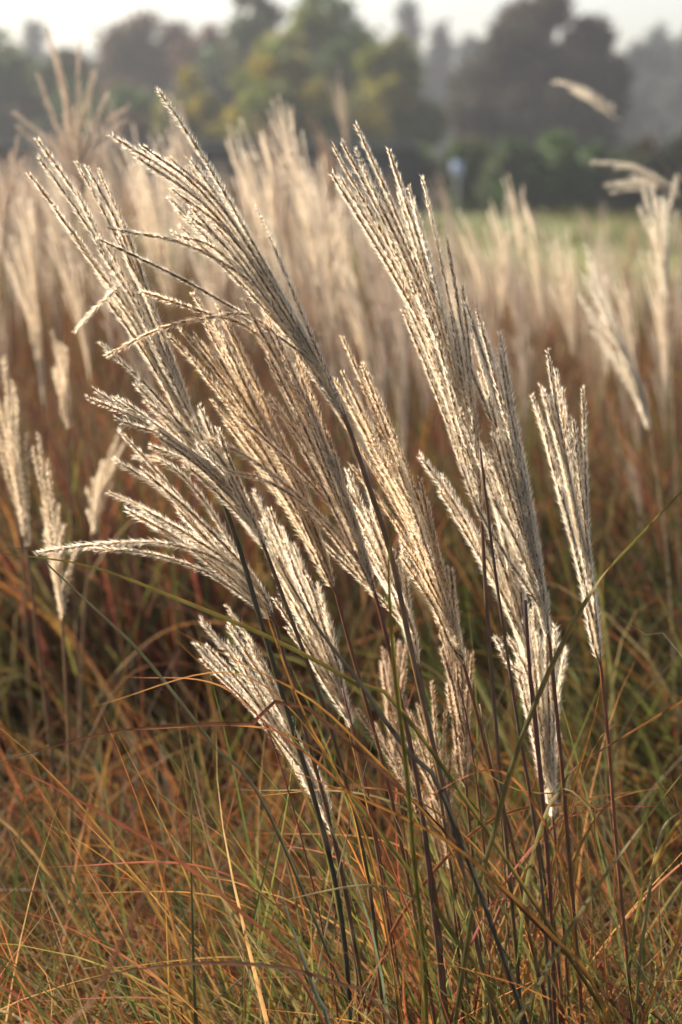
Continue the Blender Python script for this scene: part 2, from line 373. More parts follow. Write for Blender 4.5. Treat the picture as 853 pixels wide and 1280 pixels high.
def stuff_grass(name, n, region, zfun, widths, wts, K=11, across=2, lean=(-1.57, 1.3), tufts=None, label=None, tips=(1.5, 2, 2, 1.3, 2.2, 1.6, 1.4, .6), thr=(0.05, 0.5), bend=(0.5, 1.7), pw=1.3, wob=.25, mat='blade', dark=1.0):
    x0, x1, y0, y1 = region
    if tufts:
        tc = np.stack([rng.uniform(x0, x1, tufts), rng.uniform(y0, y1, tufts)], 1)
        k = rng.integers(tufts, size=n); xy = tc[k] + rng.normal(0, 0.07, (n, 2))
    else:
        xy = np.stack([rng.uniform(x0, x1, n), rng.uniform(y0, y1, n)], 1)
    if name in ('grass', 'clump_leaves'):              # the stems stand fairly clear in front
        ok = ~((xy[:, 0] > -0.12) & (xy[:, 0] < 0.5) & (xy[:, 1] < 2.12)) | (rng.random(n) < 0.22)
        xy = xy[ok]; n = len(xy)
    L = zfun(xy[:, 0], xy[:, 1]) * rng.uniform(0.55, 1.2, n)
    az = lean[0] + rng.normal(0, lean[1], n)
    tip = palpick(n, tips)
    if name == 'meadow_grass':
        keep_ = np.sin(xy[:, 0] * .9 + 1) + np.sin(xy[:, 1] * .31 + xy[:, 0] * .5) + 0.7 * np.sin(xy[:, 1] * .9) > rng.uniform(-1.8, 1.0, n)
        xy = xy[keep_]; n = len(xy); L = L[keep_] * 1.2; az = az[keep_]; tip = tip[keep_]
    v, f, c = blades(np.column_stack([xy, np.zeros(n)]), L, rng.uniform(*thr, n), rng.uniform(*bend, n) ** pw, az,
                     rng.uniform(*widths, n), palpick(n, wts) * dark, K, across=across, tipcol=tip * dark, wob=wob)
    o = mesh(name, v, f, M[mat], cols=c); tag(o, label, 'grass', kind='stuff')
    return o

def bump(x, c, w): return np.exp(-((x - c) / w) ** 2)
# tangle round the sharp clump (in focus) and behind it
stuff_grass('grass', 5000, (-1.1, 0.25, 1.7, 2.5), lambda x, y: 0.57 + 0.26 * (y - 1.7) / 0.8 + 0 * x, (0.0016, 0.0055), [2.4, 2, 2.2, 1.6, 1.6, 1.3, 2, 1], K=14, across=3, tufts=48, tips=(1.4, 2, 2.4, 1.5, 2.8, 2, 1.4, .5), dark=1.05, bend=(0.5, 2.0))
stuff_grass('grass', 4200, (0.15, 1.3, 1.7, 2.5), lambda x, y: 0.57 + 0.26 * (y - 1.7) / 0.8 + 0 * x, (0.002, 0.006), [3.8, 3, 1.5, 1.1, 1.1, 1.2, 1.8, 1.8], K=13, across=3, tufts=40, tips=(2.2, 2.8, 2, 1.3, 2.2, 1.8, 1.4, .8), dark=1.0)
stuff_grass('clump_leaves', 900, (-0.25, 0.62, 1.95, 2.4), lambda x, y: 0.86 + 0 * x, (0.004, 0.0075), [5, 4, 1, .7, .6, .8, 1, 2.4], K=15, across=3, tufts=26, tips=(2.5, 3, 1.6, 1, 1, 1.3, .8, 1), thr=(0.02, .3), bend=(.3, 1.3))
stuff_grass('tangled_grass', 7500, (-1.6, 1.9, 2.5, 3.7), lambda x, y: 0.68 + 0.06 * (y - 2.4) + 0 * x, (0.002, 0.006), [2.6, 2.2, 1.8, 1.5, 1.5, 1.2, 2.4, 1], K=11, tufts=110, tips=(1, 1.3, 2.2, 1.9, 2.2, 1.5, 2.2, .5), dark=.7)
stuff_grass('dry_grass_wisps', 2300, (-1.0, 1.2, 1.75, 2.7), lambda x, y: 0.68 + 0.2 * (y - 1.75), (0.0006, 0.0014), [.5, .8, 2, 2, 3.5, 2, 0, 0], K=18, bend=(1.2, 2.6), pw=1.5, wob=.5)
# olive grass on the right behind the clump
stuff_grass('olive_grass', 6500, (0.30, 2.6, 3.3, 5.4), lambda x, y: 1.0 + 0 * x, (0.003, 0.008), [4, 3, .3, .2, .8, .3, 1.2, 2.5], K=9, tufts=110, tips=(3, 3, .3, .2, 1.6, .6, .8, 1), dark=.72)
# rust brown leaf mass of the field behind, colours darkened to stand for its shade
stuff_grass('field_foliage', 12000, (-1.9, 1.9, 4.2, 5.6), lambda x, y: 0.94 - 0.06 * np.clip(x / 1.2, -1, 1.5), (0.006, 0.012), [1.2, .9, .1, 1.4, .9, .3, 5, .6], K=7, tufts=150, thr=(0.02, .4), bend=(0.2, 1.4), tips=(.9, .9, .5, 1.8, 2.2, .4, 3.5, .3), mat='dry_leaf')
stuff_grass('field_foliage', 17000, (-3.4, 3.6, 5.6, 15), lambda x, y: 1.04 - 0.10 * np.clip(x / 1.2, -1, 1.5), (0.005, 0.011), [.9, .8, .2, 1.4, .8, .2, 5, .4], K=6, tufts=300, thr=(0.02, .4), bend=(0.2, 1.2), tips=(.9, .9, .6, 1.6, 1.4, .3, 4, .2), mat='dry_leaf')
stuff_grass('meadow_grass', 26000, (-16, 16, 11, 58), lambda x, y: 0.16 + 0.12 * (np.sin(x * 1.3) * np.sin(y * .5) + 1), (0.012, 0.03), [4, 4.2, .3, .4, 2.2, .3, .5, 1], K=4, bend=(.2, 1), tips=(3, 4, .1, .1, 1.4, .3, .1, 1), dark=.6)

# ------------------------------------------------------------------ plumes of the sharp clump
# spikelet template: lance shaped glumes (8 tris) + fan of silky hairs, pointing along +Z
def spikelet_template():
    v = [(0, 0, 0)]; h = 0.0016
    for k in range(4):
        an = k * math.pi / 2; v.append((0.00088 * math.cos(an), 0.00088 * math.sin(an), h))
    v.append((0, 0, 0.0066))
    f = [(0, 1 + (k + 1) % 4, 1 + k) for k in range(4)] + [(5, 1 + k, 1 + (k + 1) % 4) for k in range(4)]
    return np.array(v), np.array(f)
SPV, SPF = spikelet_template()
NH = 14
def raceme(ctrl, r, outward, hair_len=0.0100, pitch=0.0026, start=0.05, glume_scale=1.0, fluff=1.0):
    """rachis, appressed overlapping glumes in two rows, a silky brush of hairs at the foot of each spikelet"""
    L = sum(np.linalg.norm(np.subtract(ctrl[i + 1], ctrl[i])) for i in range(len(ctrl) - 1))
    n = max(12, int(L / pitch * 1.02)); p = spline(ctrl, n)
    wob = r.normal(0, 1, (3, 3)); tt = np.linspace(0, 1, n)[:, None]
    for k in range(1, 3): p = p + 0.0005 * wob[k] * np.sin(tt * 5 * k + wob[0])
    ac = Acc()
    ac.add(*tube(p, np.linspace(0.0009, 0.0004, n), 5), 2)
    t, a, b = frames(p, outward)
    ids = np.repeat(np.arange(max(1, int(n * start)), n), 2); ns = len(ids); T, A, B = t[ids], a[ids], b[ids]
    roll = r.normal(0, 0.55)
    alt = np.where(ids % 2 == 0, 1.0, -1.0)
    side = roll + alt * 1.25 + np.tile([0.38, -0.38], ns // 2) + r.normal(0, 0.34, ns)
    out = B * np.cos(side)[:, None] + A * np.sin(side)[:, None]
    tilt = np.clip(r.normal(0.14, 0.05, ns), 0.02, 0.4)[:, None]
    z = nrm(T * np.cos(tilt) + out * np.sin(tilt)); y = nrm(np.cross(z, out)); x = np.cross(y, z)   # x points outwards
    q = p[ids] + T * (np.tile([0.0, 0.0016], ns // 2) + r.normal(0, 0.0010, ns))[:, None] + out * 0.0007
    Rm = np.stack([x, y, z], -1)
    endf = np.clip((n - ids) / (n * 0.07), 0.7, 1.0)
    sc = (glume_scale * r.uniform(0.75, 1.2, ns) * endf)[:, None, None]
    v = np.einsum('sij,skj->ski', Rm, SPV[None] * sc) + q[:, None]
    ac.add(v.reshape(-1, 3), (SPF[None] + (np.arange(ns) * 6)[:, None, None]).reshape(-1, 3), 0)
    open_ = r.normal(0.31, 0.07)                     # how far this raceme's brushes stand off
    an = r.normal(0, 0.75, (ns, NH)); an[:, ::4] = r.uniform(-3.1, 3.1, an[:, ::4].shape); op = np.clip(r.normal(open_, 0.13, (ns, NH)), 0.02, 0.95)
    op[:, -2:] += 0.25
    HL = hair_len * fluff * r.uniform(0.5, 1.15, (ns, NH)) * endf[:, None]
    d = np.stack([np.sin(op) * np.cos(an), np.sin(op) * np.sin(an), np.cos(op)], -1)
    s_ = nrm(np.cross(d, r.normal(0, 1, d.shape))) * 0.00020
    tip = d * HL[..., None]; bs = np.zeros_like(tip); bs[..., 2] = r.uniform(0, .0012, (ns, NH)); bs[..., 0] = 0.0004
    h = np.stack([bs - s_, bs + s_, tip + s_ * 0.15, ], 2)
    hv = np.einsum('sij,shkj->shki', Rm, h) + q[:, None, None]
    ac.add(hv.reshape(-1, 3), np.arange(ns * NH * 3).reshape(-1, 3), 1)
    return ac

def stem_cols(p, base, tip): 
    t = np.linspace(0, 1, len(p))[:, None]; return np.asarray(base) * (1 - t) + np.asarray(tip) * t

STEM_DARK = ((0.085, 0.065, 0.03), (0.13, 0.06, 0.036))
STEM_GREEN = ((0.06, 0.055, 0.025), (0.06, 0.05, 0.03))
STEM_RED = ((0.12, 0.06, 0.026), (0.17, 0.052, 0.034))
PLUME_N = 0
def plume(label, d, stem, tips, axis_top=None, depth_jit=0.03, filler=8, mats=('glume', 'hair', 'rachis'), rad=0.0024, scol=STEM_DARK, fluff=1.0,
          blade=None, group='plumes of the sharp clump', base_d=None, pitch=0.0026, low=0.02, high=0.6):
    """stem: photo polyline from the bottom up to the plume base; tips: list of (x, y[, via...]) raceme tips;
    the rachis runs on from the base to axis_top; racemes leave it in turn"""
    global PLUME_N
    PLUME_N += 1
    r = np.random.default_rng(500 + PLUME_N)
    n_s = len(stem)
    bd = d if base_d is None else base_d
    sp = [P(x, y, bd + (d - bd) * i / (n_s - 1)) for i, (x, y) in enumerate(stem)]
    dirn = nrm(sp[0] - sp[1]); dirn = nrm(dirn * [0.8, 0.8, 1])
    if dirn[2] > -0.2: dirn = np.array([0.1, 0, -1.0])
    k = sp[0][2] / -dirn[2]
    foot = sp[0] + dirn * k * np.array([0.75, 0.75, 1]); foot[2] = 0
    root = empty('plume_stalk', foot, label, 'grass plume', group)
    sp = [foot - [0, 0, 0.02], (foot + sp[0]) / 2] + sp
    base = sp[-1]
    tips3 = []
    for tp in tips:
        pts = [P(x, y, d + (r.normal(0, depth_jit) if i == 0 else r.normal(0, depth_jit * .4))) for i, (x, y) in enumerate(tp)]
        tips3.append(pts)
    if axis_top is None:
        mt = np.mean([t[0] for t in tips3], 0); atop = base + (mt - base) * 0.45
    else: atop = P(*axis_top, d)
    dirb = nrm(sp[-1] - sp[-2]); Lax = np.linalg.norm(atop - base)
    axis = spline([base, base + nrm(dirb + nrm(atop - base)) * Lax * 0.5, atop], 24)
    full = np.vstack([spline(sp, 70)[:-1], axis])
    rr = np.r_[np.linspace(rad * 1.15, rad, 69), np.linspace(rad * 0.9, rad * 0.25, 24)]
    for nd in (12, 22, 33, 46): rr[nd] *= 1.3                       # nodes
    v, f = tube(full, rr, 8)
    cols = stem_cols(full, *scol)
    nodes = [0, 12, 22, 33, 46, 93]
    for a_, b_ in zip(nodes[:-1], nodes[1:]):         # leaf sheaths: each joint has its own tone, straw coloured at the rim
        cols[a_:b_] = cols[a_:b_] * r.uniform(0.7, 1.35) + np.array([0.03, 0.018, 0.0]) * r.random()
        if a_: cols[a_] = (0.20, 0.13, 0.06); cols[a_ - 1] *= 0.5
    cc = np.vstack([np.repeat(cols, 8, 0), cols[:1], cols[-1:]])
    mesh('stem', v - foot, f, M['stem'], root, cols=cc)
    # leaves that leave the stem at its joints
    for nd in r.choice([22, 33, 40, 46], 2, replace=False):
        p0 = full[nd]; an = r.uniform(0, 6.28); ln = r.uniform(0.28, 0.5); o_ = np.array([math.cos(an), math.sin(an) * 0.6 + .25, 0])
        pts_ = spline([p0, p0 + o_ * 0.12 * ln + [0, 0, .3 * ln], p0 + o_ * 0.45 * ln + [0, 0, .55 * ln], p0 + o_ * 0.95 * ln + [0, 0, .5 * ln]], 26)
        tq = np.linspace(0, 1, 26)[:, None]
        wv, wf = ribbon(pts_, 0.0045 * np.minimum(1, (1 - tq[:, 0]) * 3 + .04), np.cross(o_, [0, 0, 1]) + r.normal(0, .3, 3), 0.4)
        c_ = PAL[r.choice([0, 1, 2, 3, 5])] * (1 - tq) + PAL[r.choice([2, 3, 4, 5])] * tq
        mesh('leaf', wv - foot, wf, M['blade'], root, cols=np.repeat(c_, 3, 0))
    # fillers between given tips
    spread_tips = [t for t, tp in zip(tips3, tips) if len(tp) < 4]
    allr = [(t, True) for t in tips3]
    for k in range(int(filler * 2.2)):
        i, j = r.integers(len(spread_tips), size=2); w = r.uniform(0.2, 0.8)
        q = spread_tips[i][0] * w + spread_tips[j][0] * (1 - w)
        q = q + (base - q) * r.uniform(0.0, 0.42)  + r.normal(0, 0.012, 3) * [1, 2.2, 1]
        allr.append(([q], False))
    # order: racemes with far-right/low tips attach low; simple: by tip distance to the base
    order = sorted(range(len(allr)), key=lambda i: np.linalg.norm(allr[i][0][0] - base))
    for rank, i in enumerate(order):
        t, given = allr[i]
        u = low + (high * 0.62 - low) * (rank / max(1, len(order) - 1)) + r.uniform(-.04, .04)
        ai = int(np.clip(u, 0, 0.95) * 23); p0 = axis[ai]; ta = nrm(axis[min(ai + 1, 23)] - axis[max(ai - 1, 0)])
        tip = t[0]; L = np.linalg.norm(tip - p0)
        via = t[1:][::-1]
        if via:
            ctrl = [p0, *via, tip]
        else:
            m1 = p0 + nrm(ta * 0.55 + nrm(tip - p0) * 0.45) * L * 0.2 + r.normal(0, 0.003, 3)
            m2 = m1 + (tip - m1) * 0.5 + nrm(ta) * L * 0.025 + np.array([0, 0, 0.006]) * r.normal(0.4, 0.6)
            ctrl = [p0, m1, m2, tip]
        outw = np.array([0.0, -1.0, 0.15])
        ac = raceme(ctrl, r, outw, fluff=fluff * r.uniform(0.85, 1.15), start=r.uniform(0.02, 0.08), pitch=pitch * r.uniform(.92, 1.1))
        ac.build('raceme', [M[m] for m in mats], root, off=foot, smooth=False)
    if blade:
        for (pts, w, c0, c1, dd) in blade: make_blade(pts, w, c0, c1, dd, parent=root, off=foot, name='leaf')
    return root

def make_blade(pts, width, c0, c1, d, parent=None, off=(0, 0, 0), name='grass_leaf', label=None, side=(0.5, -0.6, 0.6), group=None, cat='grass leaf', n=46, d1=None, ground=None):
    """pts from the base to the tip in photo pixels; d at base, d1 at tip"""
    d = d - 0.01; d1 = d if d1 is None else d1
    q = [P(x, y, d + (d1 - d) * i / (len(pts) - 1)) for i, (x, y) in enumerate(pts)]
    if parent is None:
        dn = nrm(q[0] - q[1]); dn[2] = min(dn[2], -0.5); dn = nrm(dn)
        k = max(0.0, q[0][2] / -dn[2]); foot = q[0] + dn * k * np.array([.45, .45, 1]); foot[2] = 0
        q = [foot, foot * .45 + q[0] * .55 + np.array([0, 0, .03])] + q
        off = foot
    p = spline(q, n); t = np.linspace(0, 1, n)
    w = width * 0.95 * np.minimum(1, (1 - t) * 6 + 0.04) * np.minimum(1, 0.55 + t * 2)
    tw = np.linspace(0, 1, n)[:, None]
    sd = np.asarray(side) * (1 - tw) + np.array([side[0], -side[1] * 0.2, side[2] * 1.1]) * tw
    v, f = ribbon(p, w, sd, 0.4)
    c = (np.asarray(c0) * (1 - t[:, None]) + np.asarray(c1) * t[:, None])
    # warm edge on one side, as the leaves have
    cc = np.stack([c * 0.75, c * 0.85, c * 0.6 + (np.array([0.20, 0.085, 0.022]) if max(c0) < 0.1 and c0[1] > c0[2] * 2 or max(c0) > .2 else np.array([.03, .02, .005]))], 1).reshape(-1, 3)
    if parent is not None:
        return mesh(name, v - off, f, M['blade'], parent, cols=cc)
    o = mesh(name, v - off, f, M['blade'], cols=cc); o.location = off
    return tag(o, label, cat, group, 'thing')

GB, GT = (0.06, 0.085, 0.03), (0.12, 0.11, 0.03)
RB = (0.14, 0.05, 0.03)

# A right hand plume standing by itself
plume('separate narrow plume on its own dark red stem at the right', 2.25, [(790, 1290), (782, 1180), (770, 1050), (760, 920), (752, 840)],
      [[(684, 440)], [(729, 489)], [(677, 486)], [(682, 540)], [(694, 464)], [(717, 528)], [(704, 490)], [(690, 500)]], axis_top=(728, 690), filler=3, rad=0.0022, scol=STEM_RED, high=0.75, depth_jit=0.02)
# B1 tall centre right plume
plume('tallest right of centre plume, a dense sheaf leaning left to its tips', 2.24, [(652, 1290), (640, 1130), (628, 1000), (616, 860), (608, 750), (603, 660)],
      [[(446, 160)], [(419, 186)], [(430, 182)], [(417, 220)], [(446, 189)], [(488, 191)], [(529, 226)], [(517, 254)], [(560, 300)], [(579, 359)], [(428, 225)], [(505, 391), (545, 490)], [(470, 205)], [(500, 240)]],
      axis_top=(572, 450), filler=9, rad=0.0023, high=0.8, low=0.05)
# B2 plume overlapping it on the right
plume('dense pale plume just right of the tall sheaf, its stem dark and upright', 2.22, [(728, 1290), (718, 1150), (705, 990), (695, 880), (688, 810)],
      [[(585, 383)], [(597, 395)], [(611, 432)], [(625, 440)], [(576, 516), (625, 640)], [(563, 538), (600, 640)], [(604, 410)], [(590, 420)], [(600, 470)], [(632, 480)], [(640, 520)], [(650, 560)]],
      axis_top=(655, 640), filler=8, rad=0.0023, scol=STEM_RED, low=0.0, high=0.85,
      blade=[([(705, 978), (716, 962), (760, 932), (853, 876), (900, 850)], 0.0052, (0.17, 0.06, 0.03), (0.2, 0.1, 0.03), 2.23)])
# B4 behind, with the stray raceme
plume('white plume behind the dense pale one, with a single raceme straying left', 2.34, [(705, 1290), (690, 1130), (680, 1010), (670, 900), (664, 850)],
      [[(527, 573), (575, 640), (612, 720)], [(620, 798), (638, 830)], [(600, 560)], [(612, 600)], [(620, 620)], [(640, 640)], [(648, 680)], [(606, 650)], [(630, 600)]],
      axis_top=(640, 740), filler=6, rad=0.0023, scol=STEM_RED, low=0.0, high=0.8, fluff=1.15)
plume('lowest white plume at the right, hanging between the dark stems', 2.40, [(712, 1290), (706, 1180), (697, 1080), (692, 1030)],
      [[(707, 815)], [(694, 786)], [(625, 700)], [(640, 720)], [(655, 740)], [(668, 760)], [(682, 775)], [(650, 800)], [(664, 850)]],
      axis_top=(684, 900), filler=6, rad=0.002, low=0.0, high=0.9, fluff=1.15)
# C tall upper left
plume('tallest plume of all, whose single tip stands highest on the left', 2.20, [(622, 1290), (600, 1200), (574, 1070), (546, 950), (518, 830), (488, 690), (455, 590), (438, 540)],
      [[(198, 115), (262, 210), (330, 330)], [(143, 170), (240, 240), (320, 330)], [(174, 198), (260, 260), (330, 350)], [(214, 199), (290, 275)], [(238, 210), (310, 300)], [(218, 237), (300, 310)], [(238, 270), (290, 320)],
       [(138, 286), (240, 308), (330, 370)], [(218, 292), (290, 330)], [(321, 262), (365, 360)], [(296, 330), (365, 400)], [(180, 182), (270, 260)]],
      axis_top=(380, 400), filler=4, rad=0.0030, mats=('glume_grey', 'hair', 'rachis'), high=0.9, low=0.0, scol=STEM_DARK)
# D russet centre
plume('russet plume in the centre with thick orange brown racemes', 2.17, [(560, 1290), (540, 1100), (517, 950), (503, 885), (488, 817), (474, 760)],
      [[(308, 379)], [(327, 384)], [(315, 402)], [(331, 392)], [(337, 455)], [(370, 439)], [(345, 420)], [(355, 450)], [(250, 544), (300, 567), (352, 602), (410, 655)], [(286, 589), (340, 605), (400, 650)],
       [(137, 443), (200, 411), (262, 396), (314, 396), (362, 452)], [(178, 365), (248, 388), (315, 414), (365, 480)], [(340, 500)], [(390, 500)]],
      axis_top=(415, 590), filler=5, rad=0.0023, mats=('glume_red', 'hair_warm', 'rachis'), high=0.85, low=0.05, scol=STEM_RED)
# E left of D
plume('golden plume left of the russet one, fanned at the top', 2.24, [(545, 1290), (516, 1130), (490, 1000), (464, 900), (440, 815), (422, 748)],
      [[(242, 369)], [(227, 413)], [(211, 420)], [(258, 409)], [(290, 410)], [(269, 405)], [(245, 422)], [(280, 440)], [(234, 440)], [(300, 470)]],
      axis_top=(360, 580), filler=8, rad=0.0021, mats=('glume', 'hair_warm', 'rachis'), high=0.85, low=0.03, scol=STEM_RED)
# F left upper
plume('long slim plume at the far left with one broken raceme drooping', 2.22, [(440, 1290), (424, 1130), (396, 1010), (364, 905), (333, 800), (304, 700), (284, 640), (268, 595)],
      [[(48, 177), (110, 265), (170, 375)], [(50, 199), (115, 290), (175, 395)], [(38, 220), (95, 300), (165, 390)], [(97, 206), (140, 285), (190, 390)], [(110, 211), (155, 300)], [(126, 217), (165, 310)], [(69, 260), (120, 330)], [(188, 439), (225, 520)], [(201, 471)], [(150, 300), (195, 400)],
       [(95, 411), (128, 378), (158, 356), (178, 375)]],
      axis_top=(205, 430), filler=5, rad=0.0028, scol=STEM_GREEN, high=0.92, low=0.0)
# G left middle
plume('wide plume on the left whose grey brown racemes spread low', 2.20, [(480, 1290), (462, 1110), (438, 1000), (412, 905), (385, 829), (352, 741), (333, 690)],
      [[(128, 431), (200, 500)], [(111, 498), (190, 535)], [(122, 490), (200, 540)], [(171, 482), (230, 545)], [(184, 504)], [(251, 512), (285, 590)], [(274, 540), (305, 620)], [(150, 500)], [(190, 530)], [(160, 520)]],
      axis_top=(268, 580), filler=7, rad=0.0022, mats=('glume_grey', 'hair', 'rachis'), high=0.85, low=0.0, scol=STEM_DARK)
# H lower left
plume('bright creamy plume low on the left with two racemes sagging sideways', 2.26, [(460, 1290), (432, 1120), (408, 1010), (380, 909), (356, 824), (346, 785)],
      [[(153, 542), (215, 610), (275, 685)], [(148, 575), (215, 625), (275, 690)], [(138, 617), (205, 650), (270, 700)], [(161, 639), (220, 672), (280, 720)], [(110, 686), (180, 690), (255, 712), (310, 750)],
       [(48, 690), (130, 679), (215, 681), (290, 708), (330, 745)], [(169, 571), (205, 577), (250, 620)], [(225, 640), (280, 700)]],
      axis_top=(305, 705), filler=2, rad=0.0021, high=0.9, low=0.0, fluff=1.15)
# I centre low behind
plume('pale plume with short fat racemes below the golden one', 2.34, [(500, 1290), (482, 1130), (462, 1010), (447, 940), (440, 912)],
      [[(318, 617)], [(339, 639)], [(328, 656)], [(345, 660)], [(356, 680)], [(335, 690)], [(345, 720)], [(365, 700)]],
      axis_top=(395, 790), filler=8, rad=0.002, high=0.9, low=0.0, fluff=1.1)
# J centre right
plume('tall cream plume between the russet plume and the tall sheaf', 2.25, [(690, 1290), (664, 1180), (640, 1050), (614, 960), (592, 876), (581, 835)],
      [[(429, 424)], [(456, 457)], [(429, 466)], [(421, 479)], [(460, 555)], [(442, 584)], [(535, 631)], [(563, 712)], [(440, 490)], [(450, 520)], [(470, 560)], [(490, 580)]],
      axis_top=(535, 670), filler=10, rad=0.0019, mats=('glume', 'hair_warm', 'rachis'), high=0.9, low=0.0, scol=STEM_RED)
plume('greyish plume hidden behind the lower end of the cream plume', 2.38, [(610, 1290), (598, 1150), (588, 1040), (583, 985)],
      [[(545, 720)], [(555, 780)], [(570, 800)], [(565, 760)], [(590, 820)], [(560, 830)]], axis_top=(572, 880), filler=5, rad=0.0019, mats=('glume_grey', 'hair_shaded', 'rachis'), high=0.9, low=0.0)
# K behind C's stem
plume('white plume straight behind the thick stem of the tallest plume', 2.33, [(590, 1290), (570, 1130), (545, 960), (532, 880), (525, 838)],
      [[(435, 591)], [(430, 660)], [(445, 640)], [(490, 690)], [(440, 610)], [(460, 640)], [(452, 680)], [(475, 650)]], axis_top=(488, 730), filler=7, rad=0.002, high=0.9, low=0.0)
# L, M, N, O low ones
plume('short plump plume low in the middle among the stems', 2.36, [(580, 1290), (572, 1180), (564, 1090)],
      [[(513, 892)], [(539, 856)], [(555, 890)], [(524, 884)], [(545, 920)], [(518, 930)]], axis_top=(545, 990), filler=3, rad=0.002, mats=('glume_grey', 'hair_shaded', 'rachis'), high=0.9, low=0.0)
plume('tiny plume with few racemes low in the middle', 2.33, [(560, 1290), (545, 1120), (522, 1020)],
      [[(448, 888), (485, 944)], [(470, 910)], [(496, 930)]], axis_top=(505, 980), filler=0, rad=0.0018, mats=('glume_grey', 'hair_shaded', 'rachis'), high=0.9, low=0.0)
plume('blurred orange tinted plume behind the lower middle stems', 2.62, [(530, 1290), (515, 1120), (495, 960)],
      [[(478, 830)], [(490, 800)], [(500, 806)], [(506, 840)]], axis_top=(490, 890), filler=3, rad=0.002, mats=('glume_red', 'hair_shaded', 'rachis'), high=0.9, low=0.0)
plume('lowest plume on the left, crossed by dark stems', 2.31, [(450, 1290), (440, 1160), (428, 1090), (420, 1052)],
      [[(247, 807), (320, 890)], [(252, 778), (310, 850)], [(287, 784), (340, 870)], [(285, 761), (330, 830)], [(260, 810), (330, 890)], [(310, 800), (350, 880)]], axis_top=(365, 940), filler=2, rad=0.0019, high=0.95, low=0.0, fluff=1.1)

# single dark stems without visible plumes, right of centre
def bare_stem(label, pts, d, rad, col):
    q = [P(x, y, d) for x, y in pts]; dn = nrm(q[0] - q[1]); k = q[0][2] / -dn[2]; foot = q[0] + dn * k * np.array([.75, .75, 1]); foot[2] = 0
    p = spline([foot] + q, 50); v, f = tube(p, np.linspace(rad * 1.1, rad * .6, 50), 8)
    c = stem_cols(p, *col); o = mesh('grass_stalk', v - foot, f, M['stem'], cols=np.vstack([np.repeat(c, 8, 0), c[:1], c[-1:]])); o.location = foot
    tag(o, label, 'grass stalk', 'bare stems of the clump', 'thing')
bare_stem('brown sheathed stem, thickest among those under the pale plumes', [(694, 1290), (688, 1130), (678, 1000), (664, 860), (657, 750)], 2.2, 0.0030, ((0.12, 0.06, 0.025), (0.12, 0.045, 0.03)))
bare_stem('dark stem running up beside the tall sheaf', [(690, 1290), (672, 1060), (645, 890), (630, 790), (616, 690), (600, 560)], 2.19, 0.0026, STEM_DARK)
bare_stem('dark stem in the middle that ends in a split leaf', [(556, 1290), (540, 1130), (526, 1010), (512, 930), (498, 860)], 2.15, 0.0030, STEM_DARK)

bare_stem('thin red brown stem left of the stem with the split leaf', [(505, 1290), (488, 1150), (466, 1020), (446, 930), (428, 860)], 2.28, 0.0016, STEM_RED)
bare_stem('thin red brown stem curving right under the cream plume', [(610, 1290), (612, 1150), (600, 1010), (584, 900), (572, 850)], 2.3, 0.0016, STEM_RED)
bare_stem('slim straw coloured stem between the tall sheaf and the cream plume', [(640, 1290), (634, 1150), (624, 1000), (600, 880)], 2.32, 0.0015, ((0.2, 0.13, 0.06), (0.22, 0.13, 0.06)))
bare_stem('slim rusty stem at the far left of the stem bundle', [(425, 1290), (405, 1170), (380, 1060), (352, 960), (330, 900)], 2.26, 0.0015, STEM_RED)

